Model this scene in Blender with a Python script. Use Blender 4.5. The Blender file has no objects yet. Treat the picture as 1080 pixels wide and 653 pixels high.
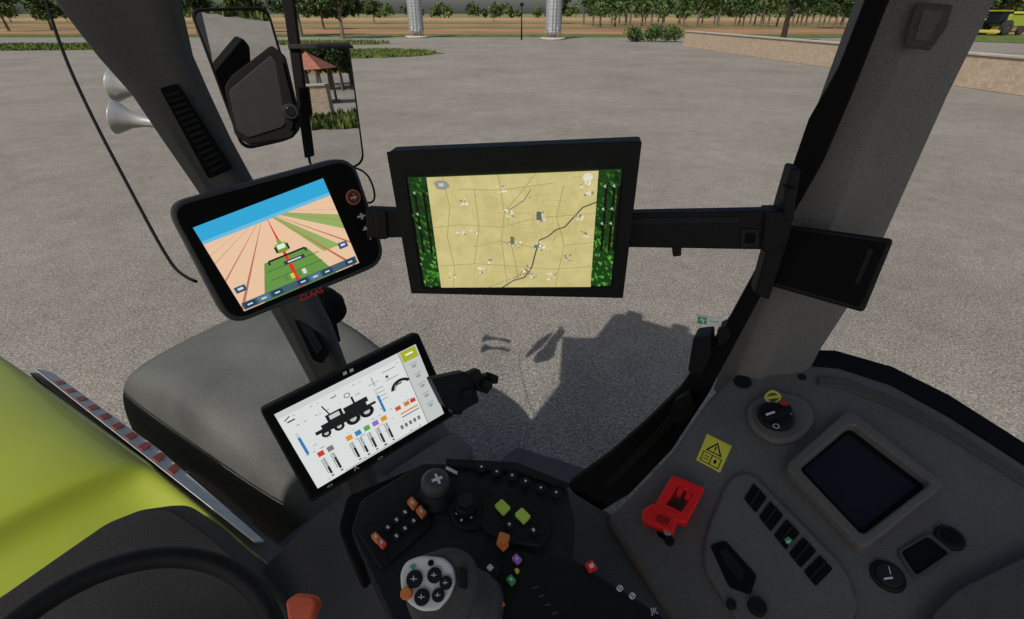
import bpy, math, random
import numpy as np
from mathutils import Vector, Matrix
random.seed(7); rng=np.random.default_rng(7)
scene=bpy.context.scene
FOC=500.0; EYE=Vector((0,0,2.8)); TH=math.atan(312.5/500)
FW=Vector((0,math.cos(TH),-math.sin(TH))); UPV=Vector((0,math.sin(TH),math.cos(TH))); RT=Vector((1,0,0))
TF=Vector((-.857,.515,0)).normalized(); TR_=Vector((.515,.857,0)).normalized()   # tractor forward / right
def ray(px,py): return RT*((px-540)/FOC)+UPV*((326.5-py)/FOC)+FW
def P(px,py,d): return EYE+ray(px,py)*d
def G(px,py,z=0.0):
    r=ray(px,py); return EYE+r*((z-EYE.z)/r.z)
def T(f,r,z): return Vector((0,0,z))+TF*f+TR_*r
def lin(c):
    return tuple((x/255/12.92 if x/255<=.04045 else ((x/255+.055)/1.055)**2.4) for x in c)
# ---------------- materials
MATS={}
def mat(name,col,rough=.6,metal=0,var=.12,scale=30,bump=0.0,bscale=400,coat=0,spec=.5,detail=4):
    if name in MATS: return MATS[name]
    m=bpy.data.materials.new(name); m.use_nodes=True; nt=m.node_tree; b=nt.nodes['Principled BSDF']
    tc=nt.nodes.new('ShaderNodeTexCoord'); n=nt.nodes.new('ShaderNodeTexNoise'); n.inputs['Scale'].default_value=scale; n.inputs['Detail'].default_value=detail
    nt.links.new(tc.outputs['Object'],n.inputs['Vector'])
    cr=nt.nodes.new('ShaderNodeValToRGB'); cr.color_ramp.elements[0].position=.3; cr.color_ramp.elements[1].position=.7
    cr.color_ramp.elements[0].color=tuple(c*(1-var) for c in col)+(1,); cr.color_ramp.elements[1].color=tuple(min(1,c*(1+var)) for c in col)+(1,)
    nt.links.new(n.outputs['Fac'],cr.inputs['Fac']); last=cr.outputs['Color']
    b.inputs['Roughness'].default_value=rough; b.inputs['Metallic'].default_value=metal
    b.inputs['Specular IOR Level'].default_value=spec
    if coat: b.inputs['Coat Weight'].default_value=coat
    if bump:
        n2=nt.nodes.new('ShaderNodeTexNoise'); n2.inputs['Scale'].default_value=bscale; n2.inputs['Detail'].default_value=3
        nt.links.new(tc.outputs['Object'],n2.inputs['Vector'])
        bp=nt.nodes.new('ShaderNodeBump'); bp.inputs['Strength'].default_value=bump; bp.inputs['Distance'].default_value=.003
        nt.links.new(n2.outputs['Fac'],bp.inputs['Height']); nt.links.new(bp.outputs['Normal'],b.inputs['Normal'])
        r2=nt.nodes.new('ShaderNodeValToRGB'); r2.color_ramp.elements[0].position=.35; r2.color_ramp.elements[1].position=.65
        r2.color_ramp.elements[0].color=(.80,.80,.80,1); r2.color_ramp.elements[1].color=(1.15,1.15,1.15,1); nt.links.new(n2.outputs['Fac'],r2.inputs['Fac'])
        mx=nt.nodes.new('ShaderNodeMix'); mx.data_type='RGBA'; mx.blend_type='MULTIPLY'; mx.inputs[0].default_value=1
        nt.links.new(last,mx.inputs[6]); nt.links.new(r2.outputs['Color'],mx.inputs[7]); last=mx.outputs[2]
    nt.links.new(last,b.inputs['Base Color'])
    MATS[name]=m; return m
def scr(c,k=.92):
    key='lcd_%d_%d_%d'%tuple(c)
    if key in MATS: return MATS[key]
    m=bpy.data.materials.new(key); m.use_nodes=True; b=m.node_tree.nodes['Principled BSDF']
    l=lin(c); b.inputs['Base Color'].default_value=tuple(x*.1 for x in l)+(1,)
    b.inputs['Emission Color'].default_value=l+(1,); b.inputs['Emission Strength'].default_value=k
    b.inputs['Roughness'].default_value=.4; b.inputs['Specular IOR Level'].default_value=.2
    try: m.cycles.emission_sampling='NONE'
    except Exception: pass
    MATS[key]=m; return m
def mapmat():
    m=bpy.data.materials.new('lcd_map_fields'); m.use_nodes=True; nt=m.node_tree; b=nt.nodes['Principled BSDF']
    tc=nt.nodes.new('ShaderNodeTexCoord'); n=nt.nodes.new('ShaderNodeTexNoise'); n.inputs['Scale'].default_value=34; n.inputs['Detail'].default_value=8; n.inputs['Roughness'].default_value=.7; nt.links.new(tc.outputs['Object'],n.inputs['Vector'])
    r=nt.nodes.new('ShaderNodeValToRGB'); e=r.color_ramp.elements; e[0].position=.30; e[0].color=lin((194,179,114))+(1,); e[1].position=.70; e[1].color=lin((216,204,144))+(1,); nt.links.new(n.outputs['Fac'],r.inputs['Fac'])
    b.inputs['Base Color'].default_value=(.05,.05,.03,1); b.inputs['Emission Strength'].default_value=.92; nt.links.new(r.outputs['Color'],b.inputs['Emission Color']); b.inputs['Roughness'].default_value=.4
    try: m.cycles.emission_sampling='NONE'
    except Exception: pass
    return m
black=mat('black_plastic',(.010,.010,.0105),.6,bump=.15,spec=.25)
blackm=mat('black_matte',(.006,.006,.006),.85,spec=.15)
gloss=mat('black_gloss_glass',(.006,.007,.010),.2,spec=.3)
navy=mat('dark_console_plastic',(.017,.018,.021),.6,bump=.2,spec=.25)
grey=mat('grey_dash_plastic',(.145,.137,.124),.8,var=.09,scale=9,bump=.5,bscale=520,spec=.2)
grey2=mat('grey_dash_plastic_dark',(.095,.090,.083),.8,var=.09,scale=9,bump=.5,bscale=520,spec=.2)
pgrey=mat('pillar_grey_plastic',(.20,.188,.170),.85,var=.10,scale=6,bump=.5,bscale=420,spec=.2)
pdark=mat('pillar_dark_plastic',(.068,.068,.067),.75,var=.10,scale=6,bump=.4,bscale=420,spec=.25)
rim=mat('grey_monitor_rim',(.06,.062,.064),.5,spec=.3)
white=mat('white_print',(.75,.75,.73),.5,var=.03)
ivory=mat('joystick_face_plastic',(.78,.76,.70),.45,var=.03)
orange=mat('orange_plastic',(.80,.22,.05),.45)
dorange=mat('burnt_orange_plastic',(.75,.13,.05),.5,var=.15)
red=mat('red_plastic',(.95,.014,.012),.4,var=.04)
yel=mat('yellow_sticker',(.85,.78,.08),.5,var=.04)
lime=mat('lime_plastic',(.60,.80,.10),.45)
greenp=mat('green_plastic',(.08,.45,.15),.45)
purple=mat('purple_plastic',(.55,.20,.7),.45)
chrome=mat('silver_metal',(.42,.42,.42),.35,metal=.55,var=.05)
hoodm=mat('green_hood_paint',(.225,.265,.018),.42,var=.06,scale=3,coat=.25)
fend=mat('grey_fender_plastic',(.084,.086,.080),.8,var=.25,scale=3,bump=.5,bscale=250,spec=.25)
tyre=mat('tyre_rubber',(.022,.021,.020),.9,var=.2,scale=20,bump=.4)
mirm=bpy.data.materials.new('mirror_glass'); mirm.use_nodes=True
b=mirm.node_tree.nodes['Principled BSDF']; b.inputs['Metallic'].default_value=1; b.inputs['Roughness'].default_value=.0; b.inputs['Base Color'].default_value=(.85,.86,.86,1)
# ---------------- mesh helpers
def newobj(name,verts,faces,mats,midx=None,smooth=False):
    me=bpy.data.meshes.new(name); me.from_pydata([tuple(v) for v in verts],[],faces)
    for m in (mats if isinstance(mats,list) else [mats]): me.materials.append(m)
    if midx is not None: me.polygons.foreach_set('material_index',midx)
    if smooth: me.polygons.foreach_set('use_smooth',[True]*len(me.polygons))
    me.update(); o=bpy.data.objects.new(name,me); scene.collection.objects.link(o); return o
def group(name,objs,c=None):
    objs=[o for o in objs if o]
    e=bpy.data.objects.new(name,None); scene.collection.objects.link(e)
    if c is None:
        o=objs[0]; c=Vector((0,0,0))
        if o.type=='MESH':
            c=o.matrix_world@(sum((v.co for v in o.data.vertices),Vector())/len(o.data.vertices))
    e.location=c; e.empty_display_size=.05
    for o in objs:
        o.parent=e; o.matrix_parent_inverse=Matrix.Translation(-c)
    return e
def bev(o,w,seg=3):
    m=o.modifiers.new('bevel','BEVEL'); m.width=w; m.segments=seg; m.limit_method='ANGLE'; m.angle_limit=math.radians(40); m.harden_normals=True
    o.data.polygons.foreach_set('use_smooth',[True]*len(o.data.polygons)); return o
class Plane:
    def __init__(s,o,n,u=None):
        s.o=Vector(o); s.n=Vector(n).normalized()
        if s.n.dot(EYE-s.o)<0: s.n=-s.n
        u=Vector(u) if u is not None else RT
        s.u=(u-s.n*u.dot(s.n)).normalized(); s.v=s.n.cross(s.u)
    def at(s,px,py,off=0.0):
        r=ray(px,py); t=(s.o-EYE).dot(s.n)/r.dot(s.n); return EYE+r*t+s.n*off
    def depth(s,px,py):
        r=ray(px,py); return (s.o-EYE).dot(s.n)/r.dot(s.n)
    def shift(s,off): return Plane(s.o+s.n*off,s.n,s.u)
def quadplane(q,d1):
    r=[ray(*p) for p in q]
    A=np.array([[-r[1][i],r[2][i],-r[3][i]] for i in range(3)]); bb=np.array([-d1*r[0][i] for i in range(3)])
    d=np.linalg.solve(A,bb); pts=[EYE+r[0]*d1,EYE+r[1]*d[0],EYE+r[2]*d[1],EYE+r[3]*d[2]]
    n=(pts[1]-pts[0]).cross(pts[3]-pts[0])
    return Plane(pts[0],n,pts[1]-pts[0])
def rnd(pts,r,seg=6):
    out=[]; n=len(pts)
    for i in range(n):
        a=Vector(pts[i-1]);b_=Vector(pts[i]);c=Vector(pts[(i+1)%n])
        ra=min(r,(a-b_).length*.45); rc=min(r,(c-b_).length*.45)
        p0=b_+(a-b_).normalized()*ra; p2=b_+(c-b_).normalized()*rc
        for k in range(seg+1):
            t=k/seg; q=p0*(1-t)**2+b_*2*t*(1-t)+p2*t*t; out.append((q.x,q.y))
    return out
def fixn(o):
    import bmesh
    bm=bmesh.new(); bm.from_mesh(o.data); bmesh.ops.recalc_face_normals(bm,faces=bm.faces); bm.to_mesh(o.data); bm.free()
def prism3(name,pts,ext,m,bw=0,seg=3):
    n=len(pts); v=[p for p in pts]+[p+ext for p in pts]
    f=[list(range(n)),list(range(2*n-1,n-1,-1))]+[[i,(i+n),((i+1)%n)+n,(i+1)%n] for i in range(n)]
    o=newobj(name,v,f,m); fixn(o)
    if bw: bev(o,bw,seg)
    return o
def slab(name,pl,pix,th,m,off=0.0,bw=0,r=0,seg=3):
    """solid plate: outline lies on plane pl (+off), thickness th behind it"""
    if r: pix=rnd(pix,r)
    return prism3(name,[pl.at(x,y)+pl.n*off for x,y in pix],-pl.n*th,m,bw,seg)
def ring(name,pl,outer,inner,th,m,off=0.0,bw=0):
    n=len(outer); A=[pl.at(*p)+pl.n*off for p in outer]; B=[pl.at(*p)+pl.n*off for p in inner]; e=-pl.n*th
    v=A+B+[p+e for p in A]+[p+e for p in B]; f=[]
    for i in range(n):
        j=(i+1)%n
        f+=[[i,j,n+j,n+i],[2*n+i,3*n+i,3*n+j,2*n+j],[i,2*n+i,2*n+j,j],[n+i,n+j,3*n+j,3*n+i]]
    o=newobj(name,v,f,m); fixn(o)
    if bw: bev(o,bw,2)
    return o
def lathe(name,p0,ax,prof,m,seg=36,smooth=True):
    ax=Vector(ax).normalized(); a=ax.orthogonal().normalized(); c=ax.cross(a); v=[];f=[]
    for t,r in prof:
        for k in range(seg):
            an=2*math.pi*k/seg; v.append(Vector(p0)+ax*t+(a*math.cos(an)+c*math.sin(an))*r)
    for i in range(len(prof)-1):
        for k in range(seg):
            k2=(k+1)%seg; f.append([i*seg+k,i*seg+k2,(i+1)*seg+k2,(i+1)*seg+k])
    f.append(list(range(seg))[::-1]); f.append([(len(prof)-1)*seg+k for k in range(seg)])
    o=newobj(name,v,f,m); o.data.polygons.foreach_set('use_smooth',[smooth and len(p.vertices)==4 for p in o.data.polygons]); 
    return o
def disc(name,pl,px,py,rpx,h,m,off=0.0,bv=.15,seg=32):
    d=pl.depth(px,py); r=rpx*d/FOC; c=pl.at(px,py)+pl.n*(off-.002)
    b_=min(r*bv,h*.8)
    return lathe(name,c,pl.n,[(0,r),(h+.002-b_,r),(h+.002-b_*.3,r-b_*.3),(h+.002,r-b_)],m,seg)
def tube(name,pts,r,m,cyc=False):
    cu=bpy.data.curves.new(name,'CURVE'); cu.dimensions='3D'; s=cu.splines.new('NURBS'); s.points.add(len(pts)-1)
    for i,p in enumerate(pts): s.points[i].co=(*p,1)
    s.use_endpoint_u=True; s.order_u=3; s.use_cyclic_u=cyc; cu.bevel_depth=r; cu.bevel_resolution=4; cu.resolution_u=8; cu.materials.append(m)
    o=bpy.data.objects.new(name,cu); scene.collection.objects.link(o); return o
def text(name,body,pl,px,py,hpx,m,off=.001,dirpx=None,bold=0):
    cu=bpy.data.curves.new(name,'FONT'); cu.body=body; d=pl.depth(px,py); cu.size=hpx*d/FOC*1.4; cu.align_x='CENTER'; cu.align_y='CENTER'; cu.materials.append(m); cu.offset=bold
    u=pl.u
    if dirpx is not None: u=(pl.at(px+dirpx[0],py+dirpx[1])-pl.at(px,py)).normalized()
    v=pl.n.cross(u); p=pl.at(px,py)+pl.n*off
    o=bpy.data.objects.new(name,cu); scene.collection.objects.link(o)
    o.matrix_world=Matrix(((u.x,v.x,pl.n.x,p.x),(u.y,v.y,pl.n.y,p.y),(u.z,v.z,pl.n.z,p.z),(0,0,0,1))); return o
class Scr:
    """flat display: artwork drawn in the display's own u,v coordinates"""
    def __init__(s,pl,q,off): s.c=[pl.at(*p)+pl.n*off for p in q]; s.n=pl.n; s.k=0; s.v=[];s.f=[];s.mi=[];s.m=[]
    def pt(s,u,v):
        A,B,C,D=s.c; return A*(1-u)*(1-v)+B*u*(1-v)+C*u*v+D*(1-u)*v+s.n*(s.k*1.0e-5)
    def poly(s,uv,c,clip=True):
        if clip:
            for ax,lo in((0,True),(0,False),(1,True),(1,False)):
                out=[];ins=(lambda p:p[ax]>=0) if lo else (lambda p:p[ax]<=1); bd=0 if lo else 1
                for i in range(len(uv)):
                    a=uv[i-1];b_=uv[i]
                    if ins(a)!=ins(b_):
                        t=(bd-a[ax])/(b_[ax]-a[ax]); out.append((a[0]+(b_[0]-a[0])*t,a[1]+(b_[1]-a[1])*t))
                    if ins(b_): out.append(b_)
                uv=out
                if len(uv)<3:return
        s.k+=1; m=scr(c) if isinstance(c,tuple) else c
        if m not in s.m:s.m.append(m)
        i0=len(s.v); s.v+=[s.pt(*p) for p in uv]; s.f.append(list(range(i0,i0+len(uv)))[::-1]); s.mi.append(s.m.index(m))
    def rect(s,a,b_,c,d,col): s.poly([(a,b_),(c,b_),(c,d),(a,d)],col)
    def line(s,p,q,w,col,asp=1.4):
        dx=(q[0]-p[0])*asp;dy=q[1]-p[1];L=math.hypot(dx,dy) or 1;nx=-dy/L*w/2/asp;ny=dx/L*w/2
        s.poly([(p[0]-nx,p[1]-ny),(q[0]-nx,q[1]-ny),(q[0]+nx,q[1]+ny),(p[0]+nx,p[1]+ny)],col)
    def pline(s,pts,w,col,asp=1.4):
        for a,b_ in zip(pts,pts[1:]): s.line(a,b_,w,col,asp)
    def circ(s,u,v,r,col,asp=1.4,a0=0,a1=360,n=20,r0=0):
        A=[(u+r/asp*math.cos(math.radians(a0+(a1-a0)*k/n)),v+r*math.sin(math.radians(a0+(a1-a0)*k/n))) for k in range(n+1)]
        if r0:
            for k in range(n):
                t0=math.radians(a0+(a1-a0)*k/n);t1=math.radians(a0+(a1-a0)*(k+1)/n)
                s.poly([(u+r/asp*math.cos(t0),v+r*math.sin(t0)),(u+r/asp*math.cos(t1),v+r*math.sin(t1)),(u+r0/asp*math.cos(t1),v+r0*math.sin(t1)),(u+r0/asp*math.cos(t0),v+r0*math.sin(t0))],col)
        else: s.poly(A,col)
    def make(s,name): return newobj(name,s.v,s.f,s.m,s.mi)

# =============== GROUND / SETTING
def ground_mat():
    m=bpy.data.materials.new('worn_asphalt'); m.use_nodes=True; nt=m.node_tree; b=nt.nodes['Principled BSDF']; b.inputs['Roughness'].default_value=.95; b.inputs['Specular IOR Level'].default_value=.15
    tc=nt.nodes.new('ShaderNodeTexCoord')
    def noise(sc,det,rough=.6,dist=0):
        n=nt.nodes.new('ShaderNodeTexNoise'); n.inputs['Scale'].default_value=sc; n.inputs['Detail'].default_value=det; n.inputs['Roughness'].default_value=rough; n.inputs['Distortion'].default_value=dist; nt.links.new(tc.outputs['Object'],n.inputs['Vector']); return n
    def ramp(n,p0,c0,p1,c1,out='Fac'):
        r=nt.nodes.new('ShaderNodeValToRGB'); e=r.color_ramp.elements; e[0].position=p0;e[0].color=(*c0,1);e[1].position=p1;e[1].color=(*c1,1); nt.links.new(n.outputs[out],r.inputs['Fac']); return r
    base=ramp(noise(.28,8,.62),.32,(.172,.163,.148),.68,(.228,.217,.199))
    sp=ramp(noise(48,4,.75),.36,(.48,.48,.48),.64,(1.5,1.49,1.46))
    v=nt.nodes.new('ShaderNodeTexVoronoi'); v.inputs['Scale'].default_value=70; nt.links.new(tc.outputs['Object'],v.inputs['Vector'])
    vr=ramp(v,.0,(.66,.65,.64),1,(1.33,1.31,1.28),'Color')
    mid=ramp(noise(2.4,7,.70,.3),.32,(.86,.86,.85),.68,(1.13,1.12,1.11))
    big=ramp(noise(.06,6,.6,.6),.36,(.93,.92,.91),.64,(1.05,1.05,1.05))
    cur=base
    for x in(sp,vr,mid,big):
        mx=nt.nodes.new('ShaderNodeMix'); mx.data_type='RGBA'; mx.blend_type='MULTIPLY'; mx.inputs[0].default_value=1
        nt.links.new(cur.outputs['Color'] if cur is base else cur.outputs[2],mx.inputs[6]); nt.links.new(x.outputs['Color'],mx.inputs[7]); cur=mx
    nt.links.new(cur.outputs[2],b.inputs['Base Color'])
    bp=nt.nodes.new('ShaderNodeBump'); bp.inputs['Strength'].default_value=.4; bp.inputs['Distance'].default_value=.008
    nt.links.new(sp.outputs['Color'],bp.inputs['Height']); nt.links.new(bp.outputs['Normal'],b.inputs['Normal'])
    return m
def sheet(name,pts,m): return newobj(name,[Vector(p) for p in pts],[list(range(len(pts)))],m)
grassm=mat('grass',(.085,.115,.03),.95,var=.45,scale=.8,detail=8,spec=.1)
farm=mat('stubble_land',(.17,.155,.065),.95,var=.35,scale=.02,detail=8,spec=.1)
soil=mat('ploughed_soil',(.25,.145,.083),.95,var=.25,scale=.06,detail=8,spec=.1)
crop=mat('young_crop',(.13,.16,.05),.95,var=.3,scale=.08,detail=8,spec=.1)
straw=mat('dry_stubble',(.30,.21,.11),.95,var=.2,scale=.1,detail=8,spec=.1)
sheet('ground',[(-2500,-2500,-.06),(2500,-2500,-.06),(2500,2500,-.06),(-2500,2500,-.06)],farm)
sheet('asphalt_yard',[(-95,-38,0),(70,-38,0),(70,40,0),(46,73,0),(-20,76,0),(-95,73,0)],ground_mat())
sheet('ploughed_field',[(-400,86,-.03),(600,86,-.03),(900,240,-.03),(-700,240,-.03)],soil)
sheet('crop_strip',[(-300,122,.02),(500,118,.02),(520,131,.02),(-320,137,.02)],crop)
sheet('crop_strip',[(-400,178,.02),(560,172,.02),(580,200,.02),(-420,212,.02)],crop)
sheet('stubble_field',[(-700,240,.02),(900,240,.02),(1100,420,.02),(-900,420,.02)],straw)
sheet('grass_verge',[(-200,76,-.02),(-20,78,-.02),(46,75,-.02),(72,41,-.02),(200,60,-.02),(260,86.5,.02),(-300,86.5,.02)],grassm)
sheet('access_road',[(-95,56,.03),(-42,60,.03),(-42,66,.03),(-95,62,.03)],mat('asphalt',(.16,.16,.16),.9))
def grass_patch(name,cx,cy,rx,ry,n,h,ang=0):
    v=[];f=[];pts=[]
    for k in range(60):
        a=2*math.pi*k/60; rr=1+.12*math.sin(3*a+cx)+.06*math.sin(7*a)+.03*math.sin(17*a)
        x=rx*rr*math.cos(a);y=ry*rr*math.sin(a); pts.append(Vector((cx+x*math.cos(ang)-y*math.sin(ang),cy+x*math.sin(ang)+y*math.cos(ang),.012)))
    v+=pts; f.append(list(range(60)))
    for k in range(n):
        a=random.uniform(0,6.283);q=math.sqrt(random.random())*1.04; x=rx*q*math.cos(a);y=ry*q*math.sin(a)
        X=cx+x*math.cos(ang)-y*math.sin(ang);Y=cy+x*math.sin(ang)+y*math.cos(ang);t=random.uniform(0,3.14);w=.12
        i=len(v); hh=h*random.uniform(.5,1.3); v+=[Vector((X-w*math.cos(t),Y-w*math.sin(t),.01)),Vector((X+w*math.cos(t),Y+w*math.sin(t),.01)),Vector((X+random.uniform(-.1,.1),Y+random.uniform(-.1,.1),hh))]; f.append([i,i+1,i+2])
    return newobj(name,v,f,grassm)
a=G(392,57); grass_patch('grass',a.x,a.y,5.0,4.2,3000,.22)
a=G(30,50); grass_patch('grass',a.x,a.y,13,5,4000,.22)
a=G(330,46); grass_patch('grass',a.x,a.y,8,3,2000,.3)
leafm=[]
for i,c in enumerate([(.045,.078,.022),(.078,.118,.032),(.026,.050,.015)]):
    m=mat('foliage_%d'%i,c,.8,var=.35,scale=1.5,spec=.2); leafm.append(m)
bark=mat('bark',(.11,.085,.06),.9,var=.3,scale=6)
def leafcloud(blobs,n,size,v,f,mi,base=0):
    tot=sum(b_[3]**2 for b_ in blobs)
    for (x,y,z,r,sh) in blobs:
        k=int(n*r*r/tot)
        if k<1: continue
        d=rng.normal(size=(k,3)); d/=np.linalg.norm(d,axis=1)[:,None]; q=d*(r*(.55+.5*rng.random((k,1))**.7)); q[:,2]*=.8
        c=q+np.array([x,y,z]); a=rng.normal(size=(k,3)); a/=np.linalg.norm(a,axis=1)[:,None]; b_=np.cross(a,rng.normal(size=(k,3))); b_/=np.linalg.norm(b_,axis=1)[:,None]
        s=size*(.6+.8*rng.random((k,1)))
        for j in range(k):
            i=len(v); v.extend([c[j]-a[j]*s[j],c[j]+b_[j]*s[j]*.6,c[j]+a[j]*s[j],c[j]-b_[j]*s[j]*.6]); f.append([i,i+1,i+2,i+3])
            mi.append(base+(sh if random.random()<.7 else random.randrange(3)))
def branch(v,f,mi,p,q,r0,r1,n=7,mid=3):
    p=Vector(p);q=Vector(q);ax=(q-p).normalized();a=ax.orthogonal().normalized();c=ax.cross(a);i=len(v)
    for k,(pp,r) in enumerate([(p,r0),(q,r1)]):
        for j in range(n):
            t=2*math.pi*j/n; v.append(pp+(a*math.cos(t)+c*math.sin(t))*r)
    for j in range(n): f.append([i+j,i+(j+1)%n,i+n+(j+1)%n,i+n+j]); mi.append(mid)
def tree_mesh(name,h,cr,nl,size,trunk=.3,seed=0):
    random.seed(seed); v=[];f=[];mi=[]; ht=h*trunk
    branch(v,f,mi,(0,0,-.1),(.1,.05,ht),h*.028,h*.02); branch(v,f,mi,(.1,.05,ht),(0,0,h*.75),h*.02,h*.006)
    blobs=[]
    for k in range(13):
        a=k*2.4; z=ht+(h-ht)*random.uniform(.12,.85); rr=cr*random.uniform(.35,.8)*(1-abs(z/h-.55)*.9); x=rr*math.cos(a);y=rr*math.sin(a)
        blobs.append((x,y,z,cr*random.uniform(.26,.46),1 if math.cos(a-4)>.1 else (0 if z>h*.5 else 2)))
        branch(v,f,mi,(0,0,ht*1.0+(z-ht)*.4),(x*.8,y*.8,z-.1),h*.009,h*.003,5)
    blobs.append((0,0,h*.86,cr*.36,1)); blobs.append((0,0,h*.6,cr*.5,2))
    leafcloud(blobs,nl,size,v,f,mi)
    me=bpy.data.meshes.new(name); me.from_pydata([tuple(p) for p in v],[],f)
    for m in leafm+[bark]: me.materials.append(m)
    me.polygons.foreach_set('material_index',mi); return me
tm=[tree_mesh('tree_mesh_a',11,4.2,5200,.26,.22,1),tree_mesh('tree_mesh_b',13,4.6,5600,.28,.25,2),tree_mesh('tree_mesh_c',9,3.3,4200,.22,.2,3)]
def tree(name,x,y,k,s=1,rot=None):
    o=bpy.data.objects.new(name,tm[k]); scene.collection.objects.link(o); o.location=(x,y,0); o.scale=(s,s,s*random.uniform(.9,1.1)); o.rotation_euler=(0,0,random.uniform(0,6.28)); return o
def tp(px,py,k,s=1,name='deciduous_tree'):
    g=G(px,py); return tree(name,g.x,g.y,k,s)
for px,py,k,s in [(318,38,1,.8),(362,41,0,.8),(395,25,2,.9),(210,36,1,.9),(262,34,0,.9),(825,45,1,.95),(10,33,0,.8),(55,32,2,.9),(592,25,2,1.0),(342,31,2,1.0)]: tp(px,py,k,s)
for px,py,k,s in [(1015,28,1,1),(1052,30,0,1.1),(1078,34,1,1),(1110,30,2,1.2),(880,30,0,.9),(930,29,1,.9)]: tp(px,py,k,s)
def mass(name,pos,h,cr,nl,size,seed):
    random.seed(seed); v=[];f=[];mi=[]
    for (x,y,s) in pos:
        H=h*s;R=cr*s; branch(v,f,mi,(x,y,-.1),(x,y,H*.5),H*.03,H*.015,5)
        bl=[(x+random.uniform(-.5,.5)*R,y+random.uniform(-.5,.5)*R,H*random.uniform(.35,.8),R*random.uniform(.35,.6),random.randrange(3)) for _ in range(6)]
        bl.append((x,y,H*.82,R*.45,1)); leafcloud(bl,nl,size,v,f,mi)
    return newobj(name,v,f,leafm+[bark],mi)
pos=[]
for row in range(3):
    for i in range(27):
        pos.append((20+i*4.9+random.uniform(-1,1),128+row*15+i*.4+random.uniform(-1,1),random.uniform(.95,1.4)))
mass('orchard_trees',pos,8,3.3,420,.38,5)
pos=[(-420+i*6.8+random.uniform(-4,4),395+random.uniform(-25,30)+30*math.sin(i*.3),random.uniform(.45,1.15)) for i in range(150)]
mass('distant_tree_line',pos,9.5,6.8,130,1.05,6)
pos=[(-190+i*9+random.uniform(-3,3),200+random.uniform(-8,8),random.uniform(.7,1.2)) for i in range(12)]
mass('hedgerow_trees',pos,8,4,300,.5,8)
tp(521,23,2,.6)
g=G(688,44); pos=[(g.x-2.0,g.y,.9),(g.x,g.y+.6,1),(g.x+1.8,g.y-.4,1.0)]
mass('hedge_bush',pos,1.5,1.5,900,.13,9)
galv=mat('galvanised_steel',(.33,.34,.35),.5,metal=.4,var=.1,scale=3)
conc=mat('concrete',(.36,.33,.28),.9,var=.12,scale=2)
def silo(px,py,r,h):
    g=G(px,py); pr=[];z=1.0
    while z<h:
        pr+=[(z,r),(z+.12,r*1.025),(z+.24,r)]; z+=.36
    pr+=[(h,r),(h+.15,r*1.04),(h+1.1,r*.15),(h+1.3,.12*r)]
    parts=[lathe('shell',(g.x,g.y,0),(0,0,1),pr,galv,28),lathe('hopper',(g.x,g.y,0),(0,0,1),[(.35,.25),(1.0,r)],galv,28),lathe('base_pad',(g.x,g.y,0),(0,0,1),[(0,r*1.6),(.25,r*1.6)],conc,28)]
    for k in range(6):
        a=k*math.pi/3; parts.append(lathe('leg_%d'%k,(g.x+r*.95*math.cos(a),g.y+r*.95*math.sin(a),.2),(0,0,1),[(0,.07),(1.2,.07)],galv,8))
    for sx in(-.2,.2): parts.append(lathe('ladder_rail',(g.x+sx,g.y-r-.15,.3),(0,0,1),[(0,.03),(h-.5,.03)],galv,6))
    group('grain_silo',parts,Vector((g.x,g.y,0)))
silo(440,40,.95,9); silo(583,42,.95,10)
g=G(550,42); group('lamp_post',[lathe('pole',(g.x,g.y,0),(0,0,1),[(0,.11),(.8,.09),(3.6,.06)],blackm,10),lathe('lamp_head',(g.x,g.y,3.5),(0,0,1),[(0,.09),(.12,.26),(.3,.22),(.42,.04)],blackm,12)])
def stone_mat():
    m=bpy.data.materials.new('stone_wall'); m.use_nodes=True; nt=m.node_tree; b=nt.nodes['Principled BSDF']; b.inputs['Roughness'].default_value=.9
    tc=nt.nodes.new('ShaderNodeTexCoord'); mp=nt.nodes.new('ShaderNodeMapping'); mp.inputs['Scale'].default_value=(1,1,1.7); nt.links.new(tc.outputs['Object'],mp.inputs['Vector'])
    v=nt.nodes.new('ShaderNodeTexVoronoi'); v.inputs['Scale'].default_value=5; nt.links.new(mp.outputs[0],v.inputs['Vector'])
    r=nt.nodes.new('ShaderNodeValToRGB'); r.color_ramp.elements[0].color=(.36,.275,.19,1); r.color_ramp.elements[1].color=(.47,.375,.27,1); nt.links.new(v.outputs['Color'],r.inputs['Fac'])
    v2=nt.nodes.new('ShaderNodeTexVoronoi'); v2.feature='DISTANCE_TO_EDGE'; v2.inputs['Scale'].default_value=5; nt.links.new(mp.outputs[0],v2.inputs['Vector'])
    r2=nt.nodes.new('ShaderNodeValToRGB'); r2.color_ramp.elements[0].color=(.72,.72,.72,1); r2.color_ramp.elements[1].position=.06; nt.links.new(v2.outputs['Distance'],r2.inputs['Fac'])
    mx=nt.nodes.new('ShaderNodeMix'); mx.data_type='RGBA'; mx.blend_type='MULTIPLY'; mx.inputs[0].default_value=1
    nt.links.new(r.outputs['Color'],mx.inputs[6]); nt.links.new(r2.outputs['Color'],mx.inputs[7]); nt.links.new(mx.outputs[2],b.inputs['Base Color']); return m
stone=stone_mat()
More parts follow.
